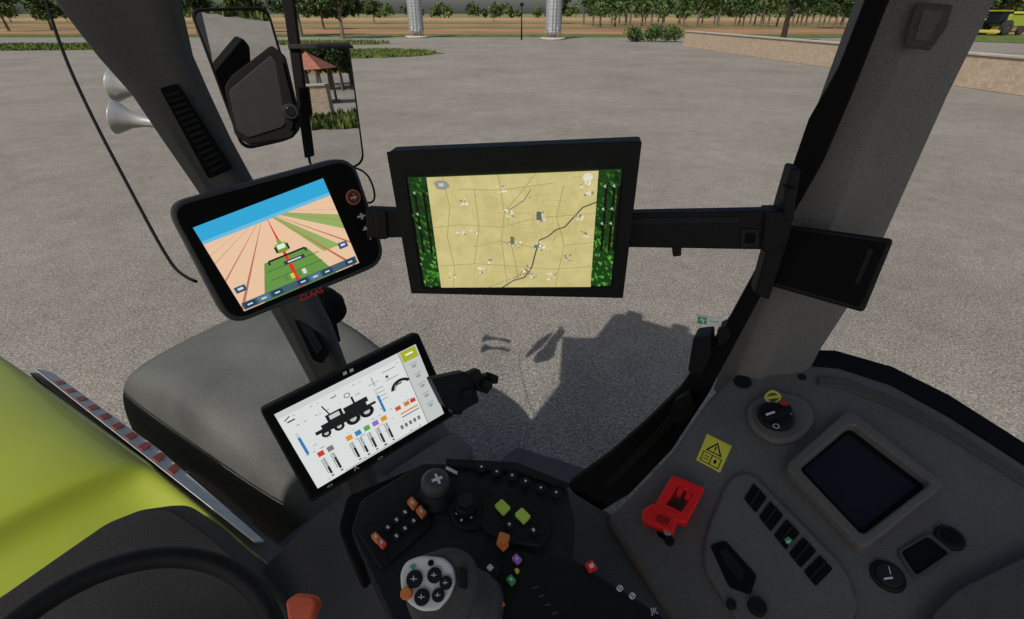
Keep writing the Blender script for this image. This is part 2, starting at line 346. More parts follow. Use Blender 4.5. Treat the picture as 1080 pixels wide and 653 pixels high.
def wall(name,a,b_,h,t=.35):
    a=Vector((a.x,a.y,0));b_=Vector((b_.x,b_.y,0));d=(b_-a).normalized();n=Vector((-d.y,d.x,0))*t/2
    body=prism3('wall_body',[a-n,b_-n,b_+n,a+n],Vector((0,0,h)),stone,.02)
    n2=n*1.3; cap=prism3('coping',[a-n2+Vector((0,0,h)),b_-n2+Vector((0,0,h)),b_+n2+Vector((0,0,h)),a+n2+Vector((0,0,h))],Vector((0,0,.1)),conc,.02)
    for o in (body,cap): o.location.z+=0.002
    return group(name,[body,cap],a)
wa,wb=G(722,49),G(1080,101); wb2=wb+(wb-wa).normalized()*9
wall('stone_wall',wa,wb2,1.25)
def wheel(name,c,ax,r,w,rc,hub):
    ax=Vector(ax).normalized(); pr=[(-w/2,r*.55),(-w/2,r*.9),(-w*.35,r),(w*.35,r),(w/2,r*.9),(w/2,r*.55)]
    o=lathe(name,c,ax,pr,tyre,32); h=lathe(name+'_rim',c,ax,[(-w*.52,r*.12),(-w*.3,r*.5),(w*.3,r*.5),(w*.52,r*.12)],hub,24)
    L=[o,h]
    v=[];f=[]; a=ax.orthogonal().normalized(); cc=ax.cross(a); N=26
    for k in range(N):
        for sd in(-1,1):
            t0=2*math.pi*(k+.25*(sd>0))/N; 
            pts=[]
            for (dt,s0) in((0,0.02),(.10,0.02),(.22,.48),(.12,.48)):
                rad=a*math.cos(t0+dt)+cc*math.sin(t0+dt); pts.append((rad,ax*sd*w*s0))
            i=len(v); v+=[Vector(c)+q*r*.985+s for q,s in pts]+[Vector(c)+q*(r*1.05)+s for q,s in pts]
            f+=[[i+4,i+5,i+6,i+7],[i,i+1,i+5,i+4],[i+1,i+2,i+6,i+5],[i+2,i+3,i+7,i+6],[i+3,i,i+4,i+7]]
    L.append(newobj(name+'_lugs',v,f,tyre)); return L
def boxT(name,c,fx,fy,L,W,H,m,bw=.03,taper=1.0):
    c=Vector(c); pts=[c+fx*(sx*L/2)+fy*(sy*W/2) for sx,sy in((-1,-1),(1,-1),(1,1),(-1,1))]; o=prism3(name,pts,Vector((0,0,H)),m,0)
    if taper!=1:
        for i in range(4,8): o.data.vertices[i].co.x=c.x+(o.data.vertices[i].co.x-c.x)*taper; o.data.vertices[i].co.y=c.y+(o.data.vertices[i].co.y-c.y)*taper
    if bw: bev(o,bw,2)
    return o
hv=G(1054,37); fx=Vector((1,.3,0)).normalized(); fy=Vector((-.3,1,0)).normalized()
redpaint=mat('red_paint',(.3,.02,.02),.5); yelp=mat('yellow_paint',(.45,.42,.05),.45)
parts=[boxT('body',hv+fx*.6+Vector((0,0,1.1)),fx,fy,4.2,2.4,1.6,hoodm,.15,.9),boxT('cab',hv-fx*2.1+Vector((0,0,1.5)),fx,fy,1.5,2.0,1.5,gloss,.1,.92),boxT('cab_roof',hv-fx*2.1+Vector((0,0,3.0)),fx,fy,1.9,2.3,.2,hoodm,.05),
 boxT('header',hv-fx*3.3+Vector((0,0,.3)),fx,fy,.8,3.4,.4,yelp,.08),boxT('unloading_auger',hv+fx*1.0+fy*-1.1+Vector((0,0,2.7)),fx,fy,3.6,.3,.3,yelp,.1)]
for q in(-1,1): parts+=wheel('front_wheel',hv-fx*1.6+fy*1.4*q+Vector((0,0,.95)),fy,.95,.6,0,redpaint)+wheel('rear_wheel',hv+fx*1.9+fy*1.2*q+Vector((0,0,.6)),fy,.6,.4,0,redpaint)
group('combine_harvester',parts,hv)

# =============== MIRRORS
def mirror(name,cpx,cpy,d,target_dir,outline,r,fw):
    M=P(cpx,cpy,d); n=((EYE-M).normalized()+Vector(target_dir).normalized()).normalized(); pl=Plane(M,n)
    out=rnd(outline,r); cx=sum(p[0] for p in out)/len(out); cy=sum(p[1] for p in out)/len(out)
    inn=[(cx+(x-cx)*(1-fw/abs(max(20,math.hypot(x-cx,y-cy)))),cy+(y-cy)*(1-fw/abs(max(20,math.hypot(x-cx,y-cy))))) for x,y in out]
    fr=ring('frame',pl,out,inn,.012,blackm,.004,.002)
    gl=slab('mirror_pane',pl,inn,.004,mirm)
    bk=slab('back_shell',pl,inn,.02,blackm,-.006,.004)
    group(name,[fr,gl,bk],M); return pl
pl1=mirror('side_mirror',260,85,1.45,(.93,-.42,-.24),[(200,9),(282,7),(319,132),(308,147),(256,159)],13,4.0)
pl2=mirror('wide_angle_mirror',345,105,1.6,(.93,-.40,-.075),[(309,50),(368,47),(384,168),(376,177),(328,180)],9,1.8)
def refl(px,py,dist):
    """real point seen in the wide-angle mirror, at horizontal range dist"""
    p=pl2.at(px,py); r=(p-EYE).normalized(); r=r-2*r.dot(pl2.n)*pl2.n; h=math.hypot(r.x,r.y); return p+r*(dist/h)
group('mirror_bracket',[slab('post',Plane(P(315,80,1.5),Vector((0,-1,.1))),[(293,-30),(305,-30),(330,165),(321,167)],.02,blackm,0,.004),
 slab('clamp',Plane(P(315,80,1.48),Vector((0,-1,.1))),[(314,92),(324,92),(328,122),(318,124)],.02,blackm,0,.003),
 tube('cable',[P(374,177,1.5),P(385,180,1.48),P(394,196,1.45),P(396,214,1.4),P(388,214,1.35)],.003,blackm),
 slab('upper_arm',Plane(P(315,80,1.49),Vector((0,-1,.1))),[(303,47),(366,44),(372,49),(372,51),(304,52)],.01,black,0,.002)],P(315,80,1.5))
plc=Plane(P(278,105,1.38),(.28,-.95,.22))
reflection_parts=[slab('housing',plc,[(236,92),(243,80),(286,47),(300,58),(317,128),(308,146),(262,153),(247,142)],.03,blackm,0,.006,4),
 slab('face_panel',plc,[(241,96),(286,58),(291,64),(304,120),(300,134),(262,146),(250,138)],.008,black,.004,.003,4),
 slab('side_face',plc,[(290,62),(298,64),(312,120),(308,138),(302,134)],.006,blackm,.008,.002,3),
 disc('lens_ring',plc,307,118,8,.01,black,.006),disc('lens',plc,307,118,5,.004,gloss,.015)]
group('reflection_stand_in',reflection_parts)  # added dark box standing in for a dark reflection in the side mirror
def gz(p,w,h):
    x,y=p.x,p.y; wood=mat('timber',(.20,.11,.06),.8); tiles=mat('red_roof_tiles',(.30,.10,.06),.8,var=.25,scale=8)
    L=[newobj('roof',[Vector((x+sx*w*.68,y+sy*w*.68,h*.68)) for sx,sy in((-1,-1),(1,-1),(1,1),(-1,1))]+[Vector((x,y,h))],[[0,1,4],[1,2,4],[2,3,4],[3,0,4],[3,2,1,0]],tiles)]
    for sx in(-1,1):
        for sy in(-1,1): L.append(lathe('post',(x+sx*w*.5,y+sy*w*.5,0),(0,0,1),[(0,.08),(h*.68,.08)],wood,8))
    L.append(boxT('bench',(x,y,.4),Vector((1,0,0)),Vector((0,1,0)),w*.8,.4,.08,wood,.01)); L.append(boxT('floor_deck',(x,y,.0),Vector((1,0,0)),Vector((0,1,0)),w*1.2,w*1.2,.12,wood,.02))
    group('garden_gazebo',L,Vector((x,y,0)))
p=refl(330,90,32); gz(p,1.8,2.8)
wa=refl(312,120,25); wb=refl(352,122,24); wall('stone_wall',wa,wb,1.35)
p=refl(366,110,22); grass_patch('grass',p.x,p.y,2.6,3.5,900,.3)
for px,d,k,s in((318,46,0,.6),(330,52,1,.6),(342,44,2,.7),(355,42,2,.6),(366,48,1,.6),(378,46,0,.6),(390,50,1,.6)):
    p=refl(px,60,d); tree('deciduous_tree',p.x,p.y,k,s)

# =============== TRACTOR CAB STRUCTURE
def pillar(name,st,dfun,m,thick=.06,ridge=.014):
    rows=[]
    for y,l,r in st:
        d=dfun(y); rows.append((P(l,y,d),P(r,y,d)))
    (l0,r0),(l1,r1)=rows[0],rows[1]
    k=(3.58-l0.z)/max(.01,(l0.z-l1.z)); rows.insert(0,(l0+(l0-l1)*k*1.0,r0+(r0-r1)*k*1.0))
    v=[];f=[];n=9
    for L,R in rows:
        s=R-L; mid=(L+R)/2; c=(EYE-mid); c.z*=.2; c=(c-s.normalized()*c.dot(s.normalized())).normalized()
        v+=[L-c*thick,L-c*.004,L+s*.05+c*.006,L+s*.30+c*ridge,L+s*.42+c*ridge*.6,L+s*.8+c*ridge*.7,L+s*.95+c*.004,R-c*.004,R-c*thick]
    for i in range(len(rows)-1):
        for j in range(n):
            k=(j+1)%n; f.append([i*n+j,i*n+k,(i+1)*n+k,(i+1)*n+j])
    o=newobj(name,v,f,m,smooth=False); bev(o,.004,2); return o
dB=lambda y:1/(1.613-.0014*y)
dA=lambda y:1/(1.333-.00116*y)
pb=pillar('pillar_trim',[(-40,950,1072),(0,930,1052),(100,891,1002),(200,854,957),(300,812,912),(370,786,866),(425,764,838)],dB,pgrey,.06,.020)
pa=pillar('pillar_trim',[(-40,28,172),(0,55,180),(60,102,194),(100,138,212),(150,172,236),(190,200,258),(250,240,294),(345,295,345),(400,325,366),(520,362,398)],dA,pdark,.03)
pcap=Plane(P(980,30,.60),P(980,30,.60)-EYE)
group('cab_b_pillar',[pb,slab('cap_cover',pcap,[(967,2),(1006,5),(998,30),(981,54),(953,50),(958,28)],.012,grey2,0,.004,4),
  slab('cap_inset',pcap,[(974,10),(996,12),(979,44),(964,42)],.004,grey,.0015,.002,2)],P(900,200,dB(200)))
plA=Plane(P(210,140,dA(140)-.025),P(210,140,1)-EYE)
plA2=Plane(P(330,360,dA(360)-.03),P(330,360,1)-EYE)
vent=[slab('vent_inset',plA,[(168,93),(188,88),(246,178),(220,189)],.004,blackm,0,0,4)]
for k in range(14):
    t=(k+.5)/14; a=(172+t*50,97+t*86); b_=(187+t*50,93+t*82); vent.append(slab('vent_slat',plA,[a,b_,(b_[0]+2,b_[1]+2.2),(a[0]+2,a[1]+2.2)],.003,black,.003))
group('cab_a_pillar',[pa]+vent+[slab('lower_inset',plA2,[(307,330),(322,326),(348,372),(340,384),(330,380)],.004,blackm,0,0,3),slab('lower_switch',plA2,[(313,336),(322,333),(341,368),(334,374)],.003,navy,.003,.001,2)],P(200,150,dA(150)))
roofm=mat('roof_paint',(.55,.56,.53),.5)
rf=prism3('shade_roof_shell',[T(-.95,-1.95,3.62),T(1.0,-1.95,3.62),T(1.0,.87,3.62),T(-.95,.87,3.62)],Vector((0,0,.22)),roofm,.09,4)  # unseen roof and headliner, stretched left beyond a real cab to shade the cowl
hl=prism3('headliner',[T(-.9,-1.9,3.60),T(.95,-1.9,3.60),T(.95,.82,3.60),T(-.9,.82,3.60)],Vector((0,0,.015)),grey,0)
lamps=[boxT('roof_work_light_%d'%i,T(.8-i*.5,.93,3.66),TF,TR_,.18,.12,.13,black,.02) for i in range(3)]+[lathe('beacon',T(.7,.6,3.84),(0,0,1),[(0,.07),(.14,.065),(.17,.03)],orange,20)]
floor=prism3('cab_floor',[T(-.95,-1.4,1.62),T(.45,-1.4,1.62),T(.45,.80,1.62),T(-.95,.80,1.62)],Vector((0,0,.07)),grey2,.02)
sill=prism3('cab_sill',[T(-1.0,-1.4,1.0),T(.40,-1.4,1.0),T(.40,.72,1.0),T(-1.0,.72,1.0)],Vector((0,0,.60)),blackm,.03)
group('cab_shell',[rf,hl,floor,sill]+lamps,T(0,0,2))
plS=Plane(EYE+TR_*.82,-TR_)
frame=[slab('frame',plS,[(935,-60),(908,10),(884,72),(852,128),(822,215),(797,285),(768,338),(736,383),(716,412),(680,447),(640,482),(598,512),(624,546),(664,522),(708,476),(746,418),(774,366),(803,312),(836,228),(868,172),(899,100),(962,-60)],.03,blackm,0,.006),
 slab('hinge_upper',plS,[(733,352),(751,350),(752,372),(741,392),(727,388)],.04,black,.015,.006,3),
 slab('hinge_lower',plS,[(714,418),(730,408),(734,428),(722,444),(706,438)],.04,black,.015,.006,3),
 slab('latch',plS,[(757,345),(768,340),(772,352),(760,364)],.03,black,.012,.004,3),
 slab('inner_seal',plS,[(640,505),(690,455),(722,420),(727,424),(696,462),(646,512)],.01,black,.01,.002)]
group('cab_door_frame',frame,plS.at(760,340))
stp=plS.shift(.006)
st=Scr(stp,[(735,333),(762,336),(760,345),(734,342)],0)
sw=mat('sticker_white',(.9,.9,.88),.6)
st.rect(0,0,1,1,sw); st.rect(.05,.1,.42,.9,greenp); st.line((.2,.2),(.3,.8),.12,sw,2); st.line((.12,.45),(.4,.4),.1,sw,2); st.rect(.55,.40,.9,.55,mat('pale_print',(.45,.5,.45),.6))
backing=slab('backing',stp,[(735,333),(762,336),(760,345),(734,342)],.002,sw,-.0005)
group('exit_sticker',[backing,st.make('print')])
group('window_seal_cable',[tube('cable_run',[P(42,-20,1.1),P(60,42,1.1),P(95,120,1.1),P(140,205,1.1),P(172,265,1.1),P(190,291,1.1),P(207,297,1.08)],.0035,blackm)],P(95,120,1.1))
def horn(p,q):
    a=P(*p);b_=P(*q);ax=(b_-a);L=ax.length
    o=lathe('trumpet',a,ax,[(0,.013),(L*.3,.014),(L*.55,.018),(L*.75,.027),(L*.9,.042),(L,.052),(L*1.01,.0525),(L*1.0,.049),(L*.9,.036),(L*.75,.021),(L*.55,.012)],chrome,40)
    th=lathe('throat',a+ax*.56,ax,[(0,.0118),(.002,.0118)],blackm,20)
    return [o,th]
def hornset(n,p,q): group('air_horn',horn(p,q)+[slab('bracket',Plane(P(p[0]-4,p[1],p[2]),-TR_),[(p[0]-4,p[1]-6),(p[0]+14,p[1]-6),(p[0]+18,p[1]+8),(p[0]-2,p[1]+8)],.02,black,0,.003)])
hornset(0,(182,99,1.62),(122,90,1.60)); hornset(1,(186,133,1.60),(123,124,1.56))

# =============== MONITORS
q=[(173,215),(373,163),(410,276),(241,346)]; pg=quadplane(q,.68)
body=slab('housing',pg,[(175,216),(372,163),(410,277),(242,346)],.035,rim,0,.006,24)
plate=slab('front_plate',pg,[(180,219),(369,168),(404,274),(245,339)],.004,blackm,.0025,.0015,20)
S=Scr(pg,[(203,240),(340,188),(378,277),(257,328)],.003)
S.rect(0,0,1,1,(238,200,166)); S.rect(0,0,1,.19,(52,170,218)); S.rect(0,.155,1,.19,(110,190,222))
vp=(.47,.10)
def rl(ub,w,c,v0=.19,v1=1.0):
    f_=lambda v,u:vp[0]+(u-vp[0])*(v-vp[1])/(1-vp[1])
    S.poly([(f_(v0,ub-w/2),v0),(f_(v0,ub+w/2),v0),(f_(v1,ub+w/2),v1),(f_(v1,ub-w/2),v1)],c)
rl(1.75,.55,(150,176,100)); rl(.47,.62,(105,152,72),.60,1); rl(1.0,.22,(150,176,100),.19,.72)
for ub in(-2.4,-1.5,-.9,-.35,-.02,.95,1.22,1.75,2.4,3.6): rl(ub,.028,(190,116,84))
rl(.47,.045,(226,52,40))
for v in(.7,.8): S.line((.28,v),(.72,v),.008,(70,110,50))
S.line((.33,.60),(.63,.60),.02,(30,30,30)); S.line((.33,.60),(.33,.64),.02,(30,30,30)); S.line((.63,.60),(.63,.64),.02,(30,30,30))
S.rect(.43,.46,.51,.56,(110,160,50)); S.rect(.44,.47,.50,.52,(235,238,230)); S.rect(.415,.48,.43,.55,(25,25,25)); S.rect(.51,.48,.525,.55,(25,25,25)); S.rect(.455,.42,.485,.46,(120,170,60))
S.rect(.01,.905,.99,.99,(70,96,110))
for i in range(9):
    if i in(3,7): continue
    a=.02+i*.108; S.rect(a,.915,a+.09,.98,(36,66,92) if i%2==0 else (92,122,142)); S.rect(a+.025,.94,a+.065,.955,(220,230,235))
for i in range(4): S.rect(.38+i*.05,.81,.41+i*.05,.87,[(90,140,70),(200,210,90),(90,140,70),(220,225,215)][i])
for (a,b_) in((.02,.72),(.89,.70)): S.rect(a,b_,a+.08,b_+.07,(44,84,118)); S.rect(a+.02,b_+.02,a+.06,b_+.045,(210,225,235))
S.rect(.43,.66,.60,.70,(46,60,84)); S.rect(.46,.672,.57,.688,(220,220,220))
L=[body,plate,S.make('display')]
L+=[disc('knob_ring',pg,372,208,8,.0012,orange,.0022),disc('knob',pg,372,208,6.8,.0025,mat('brown_red',(.16,.045,.03),.6),.0022)]
L.append(slab('knob_icon',pg,[(370.5,204),(372,203.5),(374.5,211),(373,211.5)],.001,orange,.0052)); L.append(slab('knob_icon_b',pg,[(368.5,208.5),(375,206.5),(375.5,208),(369,210)],.001,white,.0056))
L.append(slab('key_plus_a',pg,[(376,228),(384,226),(384.5,228),(376.5,230)],.001,white,.0033)); L.append(slab('key_plus_b',pg,[(378.7,225),(380.8,224.5),(382.4,231),(380.3,231.5)],.001,white,.0037))
L.append(slab('key_b',pg,[(384,238),(388,242),(382,243)],.001,white,.0033)); L.append(slab('key_c',pg,[(387,247),(392,248),(390,253)],.001,white,.0033))
logo=mat('red_logo',(.95,.02,.03),.5)
L.append(text('brand_print','CLAAS',pg,328,310,6,logo,.0034,None,.0002))
group('guidance_terminal_monitor',L)
q=[(407,160),(678,149),(658,315),(433,310)]; pm=quadplane(q,.70)
body=slab('housing',pm,[(408,160),(677,149),(657,314),(434,309)],.03,black,0,.004,5)
lip=ring('bezel_lip',pm,[(408,160),(677,149),(657,314),(434,309)],[(428,185),(658,176),(646,303),(446,304)],.003,black,.002,.0012)
S=Scr(pm,[(430,187),(656,178),(644,301),(448,302)],.0003)
S.rect(0,0,1,1,(28,62,24))
random.seed(3)
for i in range(420):
    u=random.choice([random.uniform(0,.11),random.uniform(.88,1)]); v=random.random(); s=random.uniform(.006,.022)
    top=v<.55; c=random.choice([(12,34,12),(34,80,24),(60,112,38),(20,48,18)]) if top else random.choice([(70,138,42),(44,104,30),(96,164,60),(30,76,24)])
    S.poly([(u-s*.6,v-s),(u+s*.6,v-s*.4),(u+s*.3,v+s*1.3)],c)
for u in(.03,.075,.94,.975,.995): S.rect(u-.006,.12,u+.006,.66,(20,16,12))
for v in (.12,.3,.42):
    for u in(.02,.925,.965): S.poly([(u,v),(u+.01,v-.015),(u+.014,v+.015)],(176,190,170))
S.rect(.10,0,.90,1,mapmat())
for i in range(22):
    a=random.uniform(.10,.78);b_=random.uniform(0,.86);w=random.uniform(.04,.12);h=random.uniform(.05,.14)
    x0,y0,x1,y1=a,b_,a+w,b_+h
    for p_,q_ in (((x0,y0),(x1,y0+.01)),((x1,y0+.01),(x1-.004,y1)),((x1-.004,y1),(x0+.006,y1-.01)),((x0+.006,y1-.01),(x0,y0))): S.line(p_,q_,.003,(186,172,112))
rd=(174,158,102)
for pts in ([(.18,0),(.2,.25),(.17,.5),(.19,.8),(.17,1)],[(.1,.42),(.25,.40),(.45,.43),(.62,.36),(.9,.33)],[(.45,0),(.47,.3),(.45,.55),(.47,1)],[(.1,.78),(.3,.76),(.46,.78),(.7,.82),(.9,.80)],[(.62,0),(.55,.15),(.47,.3)],[(.75,.1),(.72,.35),(.76,.6),(.72,1)],[(.25,.1),(.45,.12),(.7,.08)],[(.3,.6),(.45,.55),(.62,.62)],[(.33,.1),(.34,.42),(.3,.76)],[(.76,.6),(.9,.58)]): S.pline(pts,.006,rd)
S.pline([(.44,1),(.50,.93),(.56,.9),(.60,.8),(.62,.66),(.64,.55),(.68,.52),(.72,.46),(.76,.44),(.79,.38),(.84,.28),(.9,.24)],.010,(78,82,72))
S.pline([(.60,.8),(.55,.84),(.50,.93)],.004,(110,108,84)); S.pline([(.47,.3),(.52,.26),(.57,.2),(.60,.12)],.006,(120,112,84)); S.pline([(.45,.55),(.5,.6),(.52,.8),(.53,.92)],.004,(140,130,92))
for i in range(16): 
    u=.37+i*.013; S.rect(u,.985-i*.009,u+.005,.995-i*.009,(110,104,84))
bl=[(.24,.46),(.30,.46),(.49,.27),(.50,.33),(.57,.2),(.63,.32),(.65,.36),(.5,.55),(.52,.58),(.57,.8),(.6,.86),(.17,.86),(.84,.1),(.82,.36),(.86,.5),(.46,.1),(.66,.6),(.64,.58),(.38,.74),(.78,.7),(.86,.18),(.34,.82),(.7,.88),(.27,.2)]
for x,y in bl:
    for k in range(random.randint(5,9)):
        a=x+random.uniform(-.022,.022);b_=y+random.uniform(-.03,.03);w=random.uniform(.004,.013); S.rect(a,b_,a+w,b_+w*1.4,random.choice([(226,224,210),(240,238,228),(140,140,130),(120,132,104)]))
S.poly([(.135,.04),(.16,.02),(.2,.03),(.215,.07),(.19,.1),(.15,.09)],(150,148,140)); S.rect(.16,.045,.185,.07,(200,198,190)); S.circ(.855,.04,.03,(228,224,212))
S.rect(.625,.30,.65,.37,(96,104,86)); S.rect(.495,.51,.515,.58,(110,116,92)); S.circ(.625,.60,.018,(100,124,130))
for i in range(150):
    u=random.uniform(.11,.885);v=random.uniform(.02,.98); S.rect(u,v,u+.003,v+.005,random.choice([(150,140,90),(120,118,80),(222,212,160)]))
L=[body,lip,S.make('display')]
pam=Plane(pm.at(660,240)-pm.n*.018,pm.n)
L2=[slab('arm_beam',pam,[(640,226),(812,223),(815,264),(640,261)],.02,black,0,.003),
 slab('arm_rib',pam,[(665,230),(780,228),(780,235),(665,237)],.004,navy,.002,.001),
 ring('arm_socket',pam,rnd([(781,241),(800,241),(800,260),(781,260)],3),rnd([(785,245),(796,245),(796,256),(785,256)],3),.01,navy,.003,.001),slab('socket_hole',pam,rnd([(785,245),(796,245),(796,256),(785,256)],3),.002,blackm,.0012),
 slab('arm_lug',pam,[(709,260),(719,260),(719,271),(710,272)],.012,black,-.002,.002),
 slab('rail',pam,[(835,178),(846,180),(834,250),(812,318),(796,312),(812,255)],.03,black,-.002,.004),
 slab('clamp',pam,[(806,222),(832,222),(830,252),(808,266),(802,262)],.03,black,.006,.004),
 slab('clamp_bolt_plate',pam,[(826,196),(838,198),(836,232),(824,230)],.02,black,.008,.003)]
group('map_display_monitor',L); group('monitor_mounting_arm',L2,P(740,244,.74))
plk=Plane(pm.at(415,237)-pm.n*.035,pm.n)
group('monitor_link_bracket',[slab('link',plk,[(385,221),(455,224),(455,250),(387,252)],.02,black,0,.003),
  slab('joint',plk,rnd([(396,222),(408,222),(410,252),(398,252)],4),.02,black,.004,.003)])
q=[(274,433),(441,350),(480,438),(328,531)]; pt_=quadplane(q,.80)
body=slab('housing',pt_,[(274,433),(441,350),(480,438),(328,531)],.028,black,0,.003,5)
gl=slab('cover_glass',pt_,[(277,434),(440,353),(476,437),(329,526)],.002,blackm,.0012,.0006,4)
S=Scr(pt_,[(289,437),(438,363),(468,436),(335,515)],.0016)
S.rect(0,0,1,1,(222,226,224)); S.rect(.86,0,1,1,(196,201,200)); S.rect(.855,0,.862,1,(150,155,155)); S.rect(.87,.01,.99,.15,(168,178,40)); S.rect(.90,.06,.96,.08,(250,250,240))
S.rect(0,0,.855,.07,(206,211,210)); 
for v in(.2,.34,.48,.62,.76): S.rect(.90,v,.96,v+.008,(140,144,146)); S.rect(.91,v+.03,.95,v+.05,(160,164,166)); S.circ(.93,v+.045,.018,(110,114,116),r0=.012)
K=(28,28,30)
for u,r in((.21,.045),(.30,.05),(.40,.07),(.50,.07)): S.circ(u,.47,r,K); S.circ(u,.47,r*.45,(190,190,190))
S.rect(.20,.36,.52,.46,K); S.rect(.25,.28,.36,.38,K); S.rect(.27,.30,.34,.35,(200,205,205)); S.rect(.37,.30,.54,.36,K); S.rect(.15,.40,.2,.44,K); S.rect(.52,.40,.58,.43,K); S.line((.28,.28),(.26,.16),.012,K); S.line((.45,.3),(.45,.22),.02,K)
S.circ(.43,.18,.03,(90,94,96),r0=.022); S.rect(.33,.12,.37,.13,K); S.line((.62,.12),(.62,.24),.008,(130,130,130)); S.line((.58,.2),(.66,.2),.006,(130,130,130))
for i in range(4): S.rect(.60,.28+i*.05,.67,.288+i*.05,(140,144,146))
S.circ(.79,.42,.12,K,a0=190,a1=330,r0=.085); S.circ(.79,.42,.08,(150,154,156),a0=190,a1=280,r0=.07); S.rect(.74,.34,.80,.36,(90,90,92)); 
S.circ(.72,.20,.015,K); S.rect(.70,.13,.80,.138,(120,120,120)); S.rect(.70,.24,.80,.248,(150,150,150))
cols=[(206,60,44),(120,120,120),(222,150,40),(60,130,190),(90,170,80),(150,110,190),(222,150,40)]
xs=[.10,.165,.30,.365,.43,.495,.56]
for x,c in zip(xs,cols):
    S.rect(x,.62,x+.042,.68,c); S.rect(x+.012,.71,x+.03,.92,(168,172,174)); S.rect(x+.014,.76+random.uniform(0,.08),x+.028,.92,K); S.rect(x+.002,.715,x+.006,.9,(90,90,92)); S.rect(x+.012,.94,x+.030,.955,(60,60,62))
for x in(.045,.60): S.rect(x,.36,x+.018,.58,(60,120,180)); S.rect(x,.30,x+.018,.36,(200,205,205))
S.rect(.04,.14,.09,.155,K); S.line((.03,.12),(.07,.09),.01,K)
for x,c in((.68,(206,80,50)),(.75,(214,120,44)),(.80,(206,60,44))): S.rect(x,.60,x+.04,.65,c)
S.rect(.70,.70,.84,.72,(222,150,40)); S.rect(.70,.75,.84,.76,K)
for i in range(5): S.rect(.66+i*.035,.84,.680+i*.035,.89,(110,114,116))
S.rect(.20,.975,.80,.985,(170,170,170))
random.seed(11)
for i in range(60):
    u=random.uniform(.03,.82); v=random.choice([.10,.22,.52,.585,.70,.80,.955]); S.rect(u,v,u+random.uniform(.008,.022),v+.007,(120,124,126))
L=[body,gl,S.make('display')]
for x,y in((363,394),(370,391)): L.append(slab('indicator',pt_,[(x-2,y-1),(x+2,y-3),(x+3,y),(x-1,y+2)],.001,white,.003))
for x,y in((348,512),(401,483)): L.append(text('key_icon','<>',pt_,x,y,4,white,.0025))
L.append(text('key_icon_x','X',pt_,375,493,6,white,.0025))
L.append(slab('rear_bracket',pt_,[(330,430),(400,410),(420,460),(350,490)],.08,black,-.03,.005,4))
group('vehicle_terminal_monitor',L)
pk=Plane(P(495,412,.86),pt_.n)
L=[slab('arm',pk,[(455,400),(492,392),(500,402),(506,424),(484,436),(470,430)],.03,black,0,.004,3),slab('jaw_upper',pk,[(490,394),(503,388),(507,396),(500,404)],.02,black,.01,.003,2),
 slab('jaw_side',pk,[(500,400),(516,394),(520,402),(514,416),(503,412)],.025,black,.004,.003,3),slab('jaw_tip',pk,[(514,392),(523,396),(522,404),(515,404)],.02,black,.012,.002,2),
 disc('screw',pk,492,415,6,.012,black,.0),disc('knob',pk,509,405,5,.02,black,.004),slab('lower_tab',pk,[(476,428),(492,430),(488,438),(479,438)],.02,black,-.004,.003,2)]
group('phone_holder_clamp',L)
q=[(824,236),(943,252),(911,330),(803,299)]; pb_=Plane(P(870,280,.70),Vector((-.62,-.72,.35)))
L=[slab('casing',pb_,q,.05,black,0,.006,6),slab('front_face',pb_,[(828,241),(936,256),(907,324),(808,296)],.003,blackm,.0015,.001,4),
   slab('latch',pb_,[(916,262),(922,263),(906,300),(901,298)],.002,black,.003,.001)]
group('isobus_junction_box',L)

# =============== SIDE CONSOLE
nC=(Vector((0,0,1))+TR_*-.22+TF*.05).normalized(); pc=Plane(EYE+Vector((.75,.5,-.60)),nC)
top=slab('console_shell',pc,[(768,398),(800,386),(850,374),(900,385),(960,410),(1020,446),(1110,506),(1110,720),(760,720),(700,640),(640,545),(664,522),(708,476),(745,422)],.10,grey,0,.012,8)
L=[top]
L.append(slab('window_seal',pc,[(848,370),(880,371),(940,388),(1000,418),(1110,488),(1110,510),(1000,440),(940,407),(885,389),(850,386)],.03,blackm,.006,.004))
L.append(slab('inner_ledge',pc,[(862,398),(885,400),(940,420),(1000,452),(1110,522),(1110,534),(1000,462),(938,430),(885,410),(862,408)],.012,grey2,.006,.004))
def rimring(name,px,w,h,m,r):
    cx=sum(p[0] for p in px)/len(px); cy=sum(p[1] for p in px)/len(px); o=rnd(px,r); i=rnd([(cx+(x-cx)*(1-w/math.hypot(x-cx,y-cy)),cy+(y-cy)*(1-w/math.hypot(x-cx,y-cy))) for x,y in px],r*.8)
    return ring(name,pc,o,i,.022,m,h,.005)
L.append(slab('switch_boss',pc,[(786,430),(815,414),(850,424),(860,446),(842,468),(815,472),(790,455)],.016,grey,.014,.008,12))
L.append(rimring('screen_surround',[(824,497),(892,437),(992,517),(906,586)],16,.020,grey,10))
L.append(slab('tray_panel',pc,[(975,655),(1004,626),(1110,575),(1110,720),(960,720)],.03,grey2,.018,.010,12))
L.append(slab('lower_panel',pc,[(768,506),(790,498),(890,600),(905,640),(880,690),(800,690),(740,600),(745,560)],.014,grey,.009,.006,14))
for i in range(5):
    t0=i/5+.02; t1=(i+1)/5-.02
    A=lambda t:(792+t*86,511+t*94); B=lambda t:(782+t*78,527+t*96)
    L.append(slab('vent_%d'%(i+1),pc,[A(t0),A(t1),B(t1),B(t0)],.003,blackm,.0105,0,2))
    L.append(slab('vent_fin_%d'%(i+1),pc,[A(t0+.07),(A(t0+.07)[0]+1.5,A(t0+.07)[1]+1.5),(B(t0+.07)[0]+1.5,B(t0+.07)[1]+1.5),B(t0+.07)],.002,navy,.0125))
